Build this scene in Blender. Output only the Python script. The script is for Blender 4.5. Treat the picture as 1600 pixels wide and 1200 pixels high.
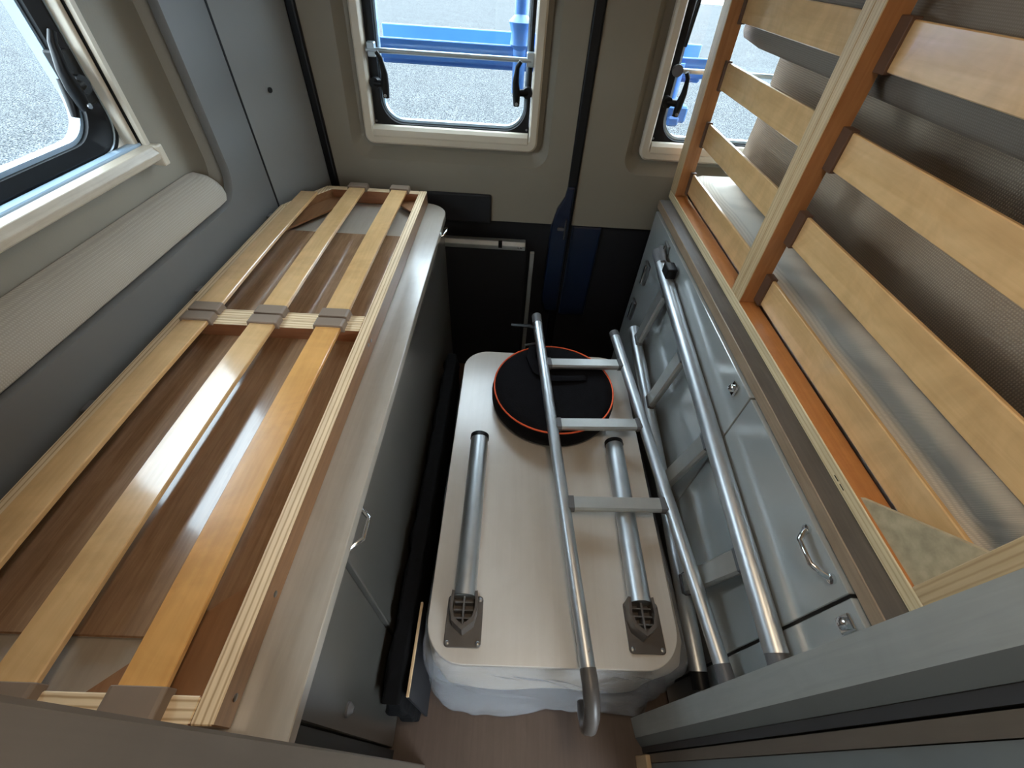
import bpy, bmesh, math, random
from mathutils import Vector, Matrix

random.seed(7)
scene = bpy.context.scene
for o in list(bpy.data.objects):
    bpy.data.objects.remove(o, do_unlink=True)
C = scene.collection

# ------------------------------------------------------------------ camera
cam_data = bpy.data.cameras.new('camera')
cam = bpy.data.objects.new('camera', cam_data)
C.objects.link(cam)
cam_data.sensor_width = 36.0
cam_data.lens = 645.0 / 1600.0 * 36.0
cam_data.clip_start = 0.01
cam_data.clip_end = 200.0
RX = Vector((0.99850069, 0.02082231, 0.05062415))      # camera right
DN = Vector((0.04992503, -0.72566125, -0.68623847))    # camera down
FW = Vector((0.02244691, 0.687737, -0.72561281))       # camera forward
m = Matrix.Identity(4)
for i in range(3):
    m[i][0] = RX[i]; m[i][1] = -DN[i]; m[i][2] = -FW[i]
m[2][3] = 1.5
cam.matrix_world = m
scene.camera = cam

# ------------------------------------------------------------------ world: bright overcast sky
world = bpy.data.worlds.new('overcast_sky')
scene.world = world
world.use_nodes = True
bg = world.node_tree.nodes['Background']
bg.inputs['Color'].default_value = (0.80, 0.915, 1.0, 1)
bg.inputs['Strength'].default_value = 6.5

vs = scene.view_settings
vs.view_transform = 'Standard'
vs.look = 'None'
vs.gamma = 1.0
vs.use_curve_mapping = False
vs.exposure = 1.0
LAMP = 24.0

# ------------------------------------------------------------------ materials
def s2l(c):
    return tuple(((v / 255.0) / 12.92 if v / 255.0 <= 0.04045 else ((v / 255.0 + 0.055) / 1.055) ** 2.4) for v in c) + (1.0,)

def newmat(name):
    mt = bpy.data.materials.new(name)
    mt.use_nodes = True
    nt = mt.node_tree
    return mt, nt, nt.nodes['Principled BSDF']

def coords(nt, scale=(1, 1, 1), rot=(0, 0, 0)):
    tc = nt.nodes.new('ShaderNodeTexCoord')
    mp = nt.nodes.new('ShaderNodeMapping')
    mp.inputs['Scale'].default_value = scale
    mp.inputs['Rotation'].default_value = rot
    nt.links.new(tc.outputs['Object'], mp.inputs['Vector'])
    return mp.outputs['Vector']

def bump(nt, bs, src, strength, dist=0.002):
    b = nt.nodes.new('ShaderNodeBump')
    b.inputs['Strength'].default_value = strength
    b.inputs['Distance'].default_value = dist
    nt.links.new(src, b.inputs['Height'])
    nt.links.new(b.outputs['Normal'], bs.inputs['Normal'])

def ramp(nt, src, stops):
    r = nt.nodes.new('ShaderNodeValToRGB')
    e = r.color_ramp.elements
    while len(e) < len(stops):
        e.new(0.5)
    for k, (p, c) in enumerate(stops):
        e[k].position = p; e[k].color = c
    nt.links.new(src, r.inputs['Fac'])
    return r.outputs['Color']

def noise(nt, vec, scale, detail=3.0, rough=0.5, dist=0.0):
    n = nt.nodes.new('ShaderNodeTexNoise')
    n.inputs['Scale'].default_value = scale
    n.inputs['Detail'].default_value = detail
    n.inputs['Roughness'].default_value = rough
    n.inputs['Distortion'].default_value = dist
    nt.links.new(vec, n.inputs['Vector'])
    return n.outputs['Fac']

def plain(name, rgb, rough=0.5, metal=0.0, var=0.08, nscale=8.0, bmp=0.0, bscale=60.0, coat=0.0, spec=0.5, crough=0.08, cior=1.5):
    mt, nt, bs = newmat(name)
    c = s2l(rgb)
    v = coords(nt)
    f = noise(nt, v, nscale)
    lo = tuple(x * (1 - var) for x in c[:3]) + (1,)
    hi = tuple(min(1, x * (1 + var)) for x in c[:3]) + (1,)
    nt.links.new(ramp(nt, f, [(0.3, lo), (0.7, hi)]), bs.inputs['Base Color'])
    bs.inputs['Roughness'].default_value = rough
    bs.inputs['Metallic'].default_value = metal
    bs.inputs['Specular IOR Level'].default_value = spec
    if coat:
        bs.inputs['Coat Weight'].default_value = coat
        bs.inputs['Coat Roughness'].default_value = crough
        bs.inputs['Coat IOR'].default_value = cior
    if bmp:
        bump(nt, bs, noise(nt, v, bscale, 2.0), bmp)
    return mt

def wood(name, dark, light, axis='y', across=28.0, rough=0.38, coat=0.25, crough=0.2, var=0.5, fig=0.4):
    mt, nt, bs = newmat(name)
    k = {'x': 0, 'y': 1, 'z': 2}[axis]
    sc = [across] * 3; sc[k] = across * 0.06
    v = coords(nt, tuple(sc))
    f = noise(nt, v, 2.2, 6.0, 0.6, 0.8)
    col = ramp(nt, f, [(0.5 - var / 2, s2l(dark)), (0.5 + var / 2, s2l(light))])
    v2 = coords(nt, (7, 7, 7))
    f2 = noise(nt, v2, 1.3, 3.0, 0.6, 1.5)
    mx = nt.nodes.new('ShaderNodeMix'); mx.data_type = 'RGBA'; mx.blend_type = 'MULTIPLY'
    mx.inputs['Factor'].default_value = fig
    nt.links.new(col, mx.inputs['A'])
    nt.links.new(ramp(nt, f2, [(0.35, (0.72, 0.70, 0.66, 1)), (0.6, (1, 1, 1, 1))]), mx.inputs['B'])
    nt.links.new(mx.outputs['Result'], bs.inputs['Base Color'])
    bs.inputs['Roughness'].default_value = rough
    bs.inputs['Coat Weight'].default_value = coat
    bs.inputs['Coat Roughness'].default_value = crough
    bump(nt, bs, f, 0.12, 0.001)
    return mt

def ply(name, axis, light=(238, 214, 176), dark=(190, 156, 114), period=0.0085, grain='y'):
    mt, nt, bs = newmat(name)
    v = coords(nt)
    w = nt.nodes.new('ShaderNodeTexWave')
    w.wave_type = 'BANDS'; w.bands_direction = axis
    w.inputs['Scale'].default_value = 0.314 / period
    w.inputs['Distortion'].default_value = 0.5
    w.inputs['Detail'].default_value = 2.0
    nt.links.new(v, w.inputs['Vector'])
    mid = tuple((a * 0.75 + b * 0.25) for a, b in zip(light, dark))
    col = ramp(nt, w.outputs['Fac'], [(0.0, s2l(dark)), (0.22, s2l(mid)), (0.5, s2l(light)), (1.0, s2l(light))])
    k = {'x': 0, 'y': 1, 'z': 2}[grain]
    sc = [60.0] * 3; sc[k] = 5.0
    f = noise(nt, coords(nt, tuple(sc)), 2.0, 4.0)
    mx = nt.nodes.new('ShaderNodeMix'); mx.data_type = 'RGBA'; mx.blend_type = 'MULTIPLY'
    mx.inputs['Factor'].default_value = 0.5
    nt.links.new(col, mx.inputs['A'])
    nt.links.new(ramp(nt, f, [(0.35, (0.72, 0.68, 0.62, 1)), (0.65, (1, 1, 1, 1))]), mx.inputs['B'])
    nt.links.new(mx.outputs['Result'], bs.inputs['Base Color'])
    bs.inputs['Roughness'].default_value = 0.5
    return mt

def fabric(name, rgb, scale=160.0, strength=0.5, rough=0.9, var=0.2):
    mt, nt, bs = newmat(name)
    v = coords(nt)
    w = nt.nodes.new('ShaderNodeTexWave'); w.wave_type = 'BANDS'; w.bands_direction = 'Y'
    w.inputs['Scale'].default_value = scale
    w.inputs['Distortion'].default_value = 0.6
    w2 = nt.nodes.new('ShaderNodeTexWave'); w2.wave_type = 'BANDS'; w2.bands_direction = 'Z'
    w2.inputs['Scale'].default_value = scale
    w2.inputs['Distortion'].default_value = 0.6
    for q in (w, w2):
        nt.links.new(v, q.inputs['Vector'])
    mul = nt.nodes.new('ShaderNodeMath'); mul.operation = 'MULTIPLY'
    nt.links.new(w.outputs['Fac'], mul.inputs[0]); nt.links.new(w2.outputs['Fac'], mul.inputs[1])
    c = s2l(rgb)
    lo = tuple(x * (1 - var) for x in c[:3]) + (1,)
    nt.links.new(ramp(nt, mul.outputs[0], [(0.0, lo), (0.6, c)]), bs.inputs['Base Color'])
    bs.inputs['Roughness'].default_value = rough
    bs.inputs['Specular IOR Level'].default_value = 0.2
    bump(nt, bs, mul.outputs[0], strength, 0.0015)
    return mt

def pane_mat(name, tint=(0.95, 0.985, 1.0), refl=0.05):
    mt = bpy.data.materials.new(name); mt.use_nodes = True
    nt = mt.node_tree
    nt.nodes.clear()
    out = nt.nodes.new('ShaderNodeOutputMaterial')
    tr = nt.nodes.new('ShaderNodeBsdfTransparent'); tr.inputs['Color'].default_value = tint + (1,)
    gl = nt.nodes.new('ShaderNodeBsdfGlossy'); gl.inputs['Roughness'].default_value = 0.03
    lw = nt.nodes.new('ShaderNodeLayerWeight'); lw.inputs['Blend'].default_value = 0.5
    pw = nt.nodes.new('ShaderNodeMath'); pw.operation = 'POWER'; pw.inputs[1].default_value = 5.0
    ma = nt.nodes.new('ShaderNodeMath'); ma.operation = 'MULTIPLY_ADD'; ma.inputs[1].default_value = 0.7; ma.inputs[2].default_value = 0.02
    nt.links.new(lw.outputs['Facing'], pw.inputs[0]); nt.links.new(pw.outputs[0], ma.inputs[0])
    mix = nt.nodes.new('ShaderNodeMixShader')
    nt.links.new(ma.outputs[0], mix.inputs['Fac'])
    nt.links.new(tr.outputs[0], mix.inputs[1]); nt.links.new(gl.outputs[0], mix.inputs[2])
    nt.links.new(mix.outputs[0], out.inputs['Surface'])
    return mt

def film_mat(name):
    mt = bpy.data.materials.new(name); mt.use_nodes = True
    nt = mt.node_tree
    nt.nodes.clear()
    out = nt.nodes.new('ShaderNodeOutputMaterial')
    tr = nt.nodes.new('ShaderNodeBsdfTransparent'); tr.inputs['Color'].default_value = (0.96, 0.97, 1.0, 1)
    pr = nt.nodes.new('ShaderNodeBsdfPrincipled')
    pr.inputs['Base Color'].default_value = (0.55, 0.58, 0.63, 1)
    pr.inputs['Roughness'].default_value = 0.1
    pr.inputs['Specular IOR Level'].default_value = 0.9
    tc = nt.nodes.new('ShaderNodeTexCoord')
    n = nt.nodes.new('ShaderNodeTexNoise'); n.inputs['Scale'].default_value = 6; n.inputs['Detail'].default_value = 2; n.inputs['Distortion'].default_value = 2.0
    mp = nt.nodes.new('ShaderNodeMapping'); mp.inputs['Scale'].default_value = (0.8, 0.8, 4.0)
    nt.links.new(tc.outputs['Object'], mp.inputs['Vector']); nt.links.new(mp.outputs['Vector'], n.inputs['Vector'])
    b = nt.nodes.new('ShaderNodeBump'); b.inputs['Strength'].default_value = 0.8; b.inputs['Distance'].default_value = 0.02
    nt.links.new(n.outputs['Fac'], b.inputs['Height']); nt.links.new(b.outputs['Normal'], pr.inputs['Normal'])
    mix = nt.nodes.new('ShaderNodeMixShader'); mix.inputs['Fac'].default_value = 0.34
    nt.links.new(tr.outputs[0], mix.inputs[1]); nt.links.new(pr.outputs[0], mix.inputs[2])
    nt.links.new(mix.outputs[0], out.inputs['Surface'])
    return mt

def asphalt_mat():
    mt, nt, bs = newmat('asphalt')
    v = coords(nt)
    f1 = noise(nt, v, 48.0, 2.0, 0.75)
    f2 = noise(nt, v, 1.2, 4.0, 0.6)
    col = ramp(nt, f1, [(0.40, s2l((20, 26, 30))), (0.5, s2l((60, 63, 65))), (0.60, s2l((98, 99, 99)))])
    mx = nt.nodes.new('ShaderNodeMix'); mx.data_type = 'RGBA'; mx.blend_type = 'MULTIPLY'
    mx.inputs['Factor'].default_value = 0.5
    nt.links.new(col, mx.inputs['A'])
    nt.links.new(ramp(nt, f2, [(0.35, (0.75, 0.75, 0.75, 1)), (0.65, (1, 1, 1, 1))]), mx.inputs['B'])
    nt.links.new(mx.outputs['Result'], bs.inputs['Base Color'])
    bs.inputs['Roughness'].default_value = 0.95
    bs.inputs['Specular IOR Level'].default_value = 0.05
    bump(nt, bs, f1, 0.4, 0.004)
    return mt

def emit_mat(name, rgb, strength):
    mt = bpy.data.materials.new(name); mt.use_nodes = True
    nt = mt.node_tree; nt.nodes.clear()
    out = nt.nodes.new('ShaderNodeOutputMaterial')
    em = nt.nodes.new('ShaderNodeEmission')
    em.inputs['Color'].default_value = rgb + (1,)
    em.inputs['Strength'].default_value = strength
    nt.links.new(em.outputs[0], out.inputs['Surface'])
    return mt

M = dict(
    slat=wood('birch_slat', (208, 163, 106), (234, 195, 141), 'y', 26, 0.28, 0.9, 0.12, 0.7, 0.5),
    slat_lamplit=wood('lamplit_slat', (214, 154, 84), (238, 184, 112), 'y', 26, 0.28, 0.9, 0.12, 0.7, 0.5),  # slat wood with the warm lamplight put into its colour
    veneer_y=wood('brown_veneer_long', (128, 90, 60), (158, 116, 80), 'y', 30),
    veneer_x=wood('brown_veneer_cross', (138, 88, 58), (166, 112, 78), 'x', 30),
    veneer_ry=wood('orange_veneer_long', (186, 118, 62), (212, 146, 88), 'y', 30),
    veneer_z=wood('orange_veneer_upright', (168, 112, 66), (194, 138, 90), 'z', 30),
    ply_x=ply('plywood_edge_x', 'X'),
    ply_y=ply('plywood_edge_y', 'Y', grain='x'),
    ply_yz=ply('plywood_edge_upright', 'Y', (204, 177, 136), (184, 154, 114), grain='z'),
    ply_z=ply('plywood_edge_z', 'Z', (228, 208, 168), (208, 182, 138)),
    walnut=wood('walnut_laminate', (116, 86, 61), (174, 140, 108), 'y', 60, 0.26, 1.0, 0.10, 0.8, 0.3),
    chipboard=plain('fibreboard', (178, 162, 130), 0.85, 0, 0.2, 60),
    cap=plain('taupe_plastic', (134, 116, 100), 0.5, 0, 0.05, 20),
    cap_dark=plain('brown_plastic', (98, 72, 56), 0.55, 0, 0.05, 20),
    worktop=wood('grey_oak_laminate', (164, 156, 144), (184, 176, 164), 'y', 40, 0.28, 1.0, 0.2, 0.9, 0.2),
    worktop_shaded=wood('shaded_worktop', (84, 80, 78), (104, 98, 94), 'y', 50, 0.5, 0.1),  # shade on the worktop beside the bed, put into its colour
    edging=wood('brown_edging', (134, 112, 90), (160, 138, 114), 'y', 60, 0.5, 0.1),
    door_grey=plain('grey_lacquer', (158, 161, 160), 0.2, 0, 0.03, 3, coat=1.0, crough=0.12, cior=1.8),
    door_dark=plain('graphite_lacquer', (84, 82, 78), 0.28, 0, 0.04, 3, coat=0.3, crough=0.15),
    carcass=plain('dark_carcass', (52, 53, 54), 0.6),
    chrome=plain('chrome', (225, 228, 230), 0.12, 1.0, 0.02),
    steel=plain('dull_steel', (150, 152, 154), 0.35, 1.0, 0.05),
    alu=plain('brushed_aluminium', (202, 206, 209), 0.42, 1.0, 0.04, 30),
    alu_matt=plain('satin_aluminium', (196, 197, 194), 0.42, 0.85, 0.04, 30),
    plastic_grey=plain('grey_plastic', (96, 96, 98), 0.45, 0, 0.05, 20),
    plastic_dark=plain('dark_grey_plastic', (84, 78, 74), 0.35, 0, 0.1, 25),
    black=plain('black_plastic', (9, 10, 12), 0.45, 0, 0.1, 20, spec=0.3),
    rubber=plain('black_rubber', (11, 13, 17), 0.45, 0, 0.1, 20, spec=0.3),
    black_cloth=plain('black_polyester', (14, 13, 17), 0.9, 0, 0.2, 40, 0.3, 300, spec=0.15),
    quilt_black=plain('black_quilted_cover', (9, 9, 11), 0.8, 0, 0.3, 40, 0.8, 70, spec=0.15),
    orange=plain('orange_piping', (238, 96, 48), 0.5, 0, 0.05),
    table=wood('table_laminate', (198, 190, 180), (210, 203, 194), 'y', 18, 0.3, 0.8, 0.22, 0.8, 0.1),
    mattress_white=plain('white_ticking', (208, 194, 174), 0.85, 0, 0.08, 12, 0.4, 120),
    film=film_mat('plastic_film'),
    cream_cover=fabric('cream_knit_cover', (222, 215, 202), 120, 0.25),
    mesh_cover=fabric('beige_mesh_cover', (164, 147, 127), 75, 0.6, 0.9, 0.3),
    grey_cover=fabric('grey_cover', (138, 128, 116), 90, 0.3),
    bolster=fabric('woven_bolster_cloth', (180, 172, 159), 75, 0.25, 0.9, 0.16),
    beige=plain('beige_trim', (136, 129, 116), 0.6, 0, 0.03, 6, 0.1, 220),
    frame=plain('cream_window_frame', (204, 194, 176), 0.42, 0, 0.03),
    blind=wood('blind_cassette', (182, 170, 152), (206, 196, 178), 'y', 60, 0.4, 0.2),
    clear_edge=plain('acrylic_edge', (166, 192, 214), 0.15, 0, 0.05, 10, coat=0.5),
    pane=pane_mat('acrylic_pane'),
    grey_panel=plain('grey_wall_panel', (104, 104, 102), 0.5, 0, 0.03, 5),
    corner_panel=plain('grey_corner_panel', (124, 124, 122), 0.5, 0, 0.03, 5),
    navy=plain('navy_body_paint', (13, 28, 54), 0.35, 0.0, 0.1, 5, coat=0.3),
    black_panel=plain('black_door_lining', (20, 22, 28), 0.6, 0, 0.1, 10),
    partition_r=wood('grey_wood_partition', (146, 149, 147), (168, 170, 166), 'z', 40, 0.5, 0.15, 0.3, 0.9, 0.2),
    partition_d=plain('grey_bevel', (106, 110, 110), 0.5),
    partition_k=plain('dark_groove', (58, 58, 60), 0.5),
    partition_b=wood('taupe_wood_partition', (88, 78, 68), (102, 92, 82), 'z', 40, 0.5, 0.15, 0.3, 0.9, 0.2),
    edge_light=plain('light_wood_edge', (206, 176, 138), 0.5),
    floor=wood('brown_floor_vinyl', (72, 58, 50), (94, 76, 67), 'y', 40, 0.5, 0.1, 0.3, 0.9, 0.3),
    ceiling=plain('ceiling_liner', (226, 220, 208), 0.8),
    wall_cream=plain('cream_wall', (206, 198, 182), 0.7),
    asphalt=asphalt_mat(),
    blue=plain('blue_plastic', (78, 128, 192), 0.35, 0, 0.08, 6),
    silver=plain('silver_tube', (176, 188, 196), 0.35, 0.7),
    lamp=emit_mat('lamp_diffuser', (1.0, 0.78, 0.54), LAMP),
)

# ------------------------------------------------------------------ mesh helpers
class MB:
    def __init__(self):
        self.bm = bmesh.new()
    def face(self, vs_):
        try:
            return self.bm.faces.new(vs_)
        except ValueError:
            return None
    def box(self, x0, x1, y0, y1, z0, z1):
        b = self.bm
        v = [b.verts.new((x, y, z)) for x in (x0, x1) for y in (y0, y1) for z in (z0, z1)]
        for q in ((0, 1, 3, 2), (4, 6, 7, 5), (0, 4, 5, 1), (2, 3, 7, 6), (0, 2, 6, 4), (1, 5, 7, 3)):
            self.face([v[i] for i in q])
        return self
    def loft(self, loops, cap0=False, cap1=False, close=False):
        rows = [[self.bm.verts.new(p) for p in lp] for lp in loops]
        n = len(rows[0])
        seq = list(zip(rows[:-1], rows[1:]))
        if close:
            seq.append((rows[-1], rows[0]))
        for a, b in seq:
            for i in range(n):
                self.face([a[i], a[(i + 1) % n], b[(i + 1) % n], b[i]])
        if cap0: self.face(list(reversed(rows[0])))
        if cap1: self.face(rows[-1])
        return self
    def prism(self, pts, d):
        d = Vector(d)
        a = [Vector(p) for p in pts]
        return self.loft([a, [p + d for p in a]], True, True)
    def tube(self, path, r, seg=12, cap=True, flat=1.0, up=None):
        path = [Vector(p) for p in path]
        rr = r if isinstance(r, (list, tuple)) else [r] * len(path)
        loops = []
        prev = None
        for i, p in enumerate(path):
            if i == 0: t = path[1] - p
            elif i == len(path) - 1: t = p - path[i - 1]
            else: t = (path[i + 1] - p).normalized() + (p - path[i - 1]).normalized()
            t.normalize()
            if prev is None:
                ref = Vector(up) if up else (Vector((0, 0, 1)) if abs(t.z) < 0.9 else Vector((1, 0, 0)))
            else:
                ref = prev
            u = (ref - t * ref.dot(t)).normalized()
            prev = u
            w = t.cross(u)
            loops.append([p + u * (rr[i] * flat * math.cos(2 * math.pi * k / seg)) + w * (rr[i] * math.sin(2 * math.pi * k / seg)) for k in range(seg)])
        return self.loft(loops, cap, cap)
    def lathe(self, prof, c, seg=40, axis='z'):
        c = Vector(c)
        loops = []
        for r, h in prof:
            lp = []
            for k in range(seg):
                a = 2 * math.pi * k / seg
                if axis == 'z': d = Vector((r * math.cos(a), r * math.sin(a), h))
                elif axis == 'x': d = Vector((h, r * math.cos(a), r * math.sin(a)))
                else: d = Vector((r * math.sin(a), h, r * math.cos(a)))
                lp.append(c + d)
            loops.append(lp)
        return self.loft(loops, True, True)
    def build(self, name, mats, parent=None, bevel=0.0, smooth=False, matfn=None, seg=1, sub=0, fn=None, label=None):
        bm = self.bm
        bmesh.ops.remove_doubles(bm, verts=bm.verts, dist=1e-6)
        bmesh.ops.recalc_face_normals(bm, faces=bm.faces)
        if bevel:
            es = [e for e in bm.edges if len(e.link_faces) == 2 and e.calc_face_angle(0) > 0.6]
            bmesh.ops.bevel(bm, geom=es, offset=bevel, segments=seg, profile=0.5, affect='EDGES', clamp_overlap=True)
        if sub:
            bmesh.ops.subdivide_edges(bm, edges=bm.edges, cuts=sub, use_grid_fill=True)
        if fn:
            for v in bm.verts:
                v.co = fn(v.co)
        bm.normal_update()
        if not isinstance(mats, (list, tuple)):
            mats = [mats]
        if matfn:
            for f in bm.faces:
                f.material_index = matfn(f.normal, f.calc_center_median())
        co = [v.co for v in bm.verts]
        c = Vector(((min(p.x for p in co) + max(p.x for p in co)) / 2, (min(p.y for p in co) + max(p.y for p in co)) / 2, (min(p.z for p in co) + max(p.z for p in co)) / 2))
        for v in bm.verts:
            v.co -= c
        me = bpy.data.meshes.new(name)
        if smooth:
            for f in bm.faces: f.smooth = True
            for e in bm.edges:
                e.smooth = not (len(e.link_faces) == 2 and e.calc_face_angle(0) > 0.7)
        bm.to_mesh(me); bm.free()
        for mt in mats: me.materials.append(mt)
        o = bpy.data.objects.new(name, me)
        C.objects.link(o)
        if parent:
            o.parent = parent
            o.location = c - wloc(parent)
        else:
            o.location = c
        if label: o['label'] = label
        return o

def wloc(o):
    p = Vector(o.location)
    while o.parent:
        o = o.parent
        p += Vector(o.location)
    return p

def empty(name, loc):
    o = bpy.data.objects.new(name, None)
    o.empty_display_size = 0.05
    o.location = loc
    C.objects.link(o)
    return o

def thing(name, loc, label, cat, group=None):
    o = empty(name, loc)
    return tag(o, label, cat, group)

def tag(o, label, cat, group=None):
    o['label'] = label; o['category'] = cat
    if group: o['group'] = group
    return o

def struct(o):
    o['kind'] = 'structure'
    return o

def box(name, mats, b, parent=None, bevel=0.0, **k):
    return MB().box(*b).build(name, mats, parent, bevel, **k)

def rrect(a0, a1, b0, b1, r, n=6):
    pts = []
    for (ca, cb, s) in ((a1 - r, b1 - r, 0), (a0 + r, b1 - r, 1), (a0 + r, b0 + r, 2), (a1 - r, b0 + r, 3)):
        for k in range(n + 1):
            t = (s + k / n) * math.pi / 2
            pts.append((ca + r * math.cos(t), cb + r * math.sin(t)))
    return pts

def screw(parent, p, axis, r=0.004, mat='steel', h=0.002):
    return MB().lathe([(r, 0), (r, h * 0.6), (r * 0.6, h)], p, 10, axis).build('screw', M[mat], parent, smooth=True)

# ================================================================== STRUCTURE
ground = MB()
ground.loft([[(-40, -40, -0.56), (40, -40, -0.56), (40, 40, -0.56), (-40, 40, -0.56)], [(-40, -40, -0.55), (40, -40, -0.55), (40, 40, -0.55), (-40, 40, -0.55)]], True, True)
struct(ground.build('ground', M['asphalt']))

struct(box('floor', M['floor'], (-0.92, 1.2, -2.7, 1.66, -0.05, 0.0)))
struct(box('ceiling', M['ceiling'], (-0.97, 1.25, -2.75, 1.75, 1.95, 2.0)))
struct(box('wall_front', M['wall_cream'], (-0.97, 1.25, -2.75, -2.7, -0.05, 1.95)))

# right wall; unseen sliding-door opening behind the camera, added to let in daylight
def yz(pts, x): return [(x, p[0], p[1]) for p in pts]
def xz(pts, y): return [(p[0], y, p[1]) for p in pts]
wr = MB()
o_ = rrect(-2.7, 1.66, -0.05, 1.95, 0.001); i_ = rrect(-2.1, -0.75, 0.02, 1.8, 0.05)
wr.loft([yz(o_, 1.15), yz(i_, 1.15), yz(i_, 1.22), yz(o_, 1.22)], close=True)
struct(wr.build('wall_right', M['wall_cream']))

# left wall: plain front part, grey lining with a window niche
WY0, WY1, WZ0, WZ1 = 0.44, 1.034, 1.112, 1.62
wl = MB()
o_ = rrect(-2.7, 1.372, -0.05, 1.95, 0.001, 10)
n_ = rrect(-0.35, 1.19, 0.968, 1.86, 0.085, 10)
n1 = rrect(-0.346, 1.186, 0.972, 1.856, 0.082, 10)
wl.loft([yz(o_, -0.80), yz(o_, -0.78), yz(n_, -0.78), yz(n1, -0.786), yz(n1, -0.80)], close=True)
wall_left = struct(wl.build('wall_left', M['grey_panel'], smooth=True))
nb = MB()
n2 = rrect(-0.345, 1.20, 0.965, 1.86, 0.085, 10)
n3 = rrect(-0.35, 1.222, 0.96, 1.86, 0.09, 10)
w_ = rrect(WY0 + 0.02, WY1 - 0.02, WZ0 + 0.02, WZ1 - 0.02, 0.03, 10)
nb.loft([yz(n2, -0.795), yz(n3, -0.82), yz(rrect(-0.33, 1.205, 0.975, 1.85, 0.09, 10), -0.846), yz(rrect(-0.28, 1.15, 1.0, 1.82, 0.09, 10), -0.852), yz(w_, -0.852), yz(w_, -0.90)])
nb.build('niche_lining', M['beige'], wall_left, smooth=True)
osk = MB()
osk.loft([yz(rrect(-2.75, 1.70, -0.3, 2.0, 0.001, 10), -0.93), yz(rrect(WY0 + 0.005, WY1 - 0.015, WZ0 + 0.03, WZ1 - 0.01, 0.07, 10), -0.93), yz(rrect(WY0 + 0.005, WY1 - 0.015, WZ0 + 0.03, WZ1 - 0.01, 0.07, 10), -0.96), yz(rrect(-2.75, 1.70, -0.3, 2.0, 0.001, 10), -0.96)], close=True)
osk.build('outer_skin', M['navy'], wall_left)

# rear corner panel with its two plugs
cp = MB()
cp.prism([(-0.782, 1.374, -0.02), (-0.676, 1.598, -0.02), (-0.69, 1.606, -0.02), (-0.80, 1.376, -0.02)], (0, 0, 1.97))
corner = struct(cp.build('wall_corner', M['corner_panel']))
for (t_, z_) in ((0.42, 1.172), (0.48, 0.868)):
    p = Vector((-0.782, 1.374, z_)).lerp(Vector((-0.676, 1.598, z_)), t_)
    nrm = Vector((0.904, -0.428, 0))
    MB().tube([p - nrm * 0.002, p + nrm * 0.003], 0.007, 12).build('plug', M['black'], corner, smooth=True)
box('seam', M['black'], (-0.786, -0.779, 1.366, 1.3745, 0.0, 1.95), corner)
struct(box('trim_1', M['rubber'], (-0.678, -0.650, 1.585, 1.62, 0.0, 1.95), bevel=0.006, seg=2))
struct(box('wall_rear_left', M['navy'], (-0.97, -0.67, 1.62, 1.68, -0.3, 2.0)))
struct(box('wall_rear_right', M['beige'], (1.10, 1.25, 1.595, 1.68, -0.3, 2.0)))
struct(box('wall_rear_top', M['beige'], (-0.67, 1.10, 1.60, 1.68, 1.80, 2.0)))

def taper(pts, z0=1.0, k=0.055, side=-1, xs=0.0):
    # the window leans in a little on its outer side
    out = []
    for x, z in pts:
        if (side < 0 and x < xs) or (side > 0 and x > xs):
            x += -side * k * (z - z0)
        out.append((x, z))
    return out

def rear_door(nm, x0, x1, side, wx0, wx1, xs):
    d = struct(empty(nm, ((x0 + x1) / 2, 1.63, -0.05)))
    t = MB()
    T = lambda p: taper(p, 1.0, 0.055, side, xs)
    a = rrect(x0, x1, 0.75, 1.80, 0.002, 10)
    r1 = T(rrect(wx0 - 0.048, wx1 + 0.042, 0.952, 1.72, 0.06, 10))
    r2 = T(rrect(wx0 - 0.042, wx1 + 0.036, 0.959, 1.715, 0.055, 10))
    r3 = T(rrect(wx0 - 0.022, wx1 + 0.018, 0.984, 1.70, 0.05, 10))
    r4 = T(rrect(wx0 + 0.012, wx1 - 0.012, 1.02, 1.66, 0.02, 10))
    t.loft([xz(a, 1.63), xz(a, 1.60), xz(r1, 1.60), xz(r2, 1.607), xz(r3, 1.634), xz(r4, 1.636), xz(r4, 1.642)])
    t.build('trim_panel', M['beige'], d, smooth=True)
    s = MB()
    g = T(rrect(wx0 + 0.03, wx1 - 0.03, 1.035, 1.64, 0.05, 10))
    b = rrect(x0 - 0.005, x1 + 0.005, -0.05, 1.82, 0.002, 10)
    s.loft([xz(b, 1.645), xz(g, 1.645), xz(g, 1.68), xz(b, 1.68)], close=True)
    s.build('door_skin', M['navy'], d)
    box('lower_lining', M['black_panel'], (x0, x1, 1.628, 1.645, 0.0, 0.75), d, 0.003)
    return d
W2 = (-0.522, 0.078); W3 = (0.442, 1.03)
d1 = rear_door('door_1', -0.665, 0.206, -1, W2[0], W2[1], -0.3)
d2 = rear_door('door_2', 0.243, 1.10, 1, W3[0], W3[1], 0.8)
box('notch_plate', M['black_panel'], (-0.33, -0.078, 1.588, 1.603, 0.742, 0.853), d1, 0.012, seg=3)  # black plate added in place of the dark cut-out in the trim
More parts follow.
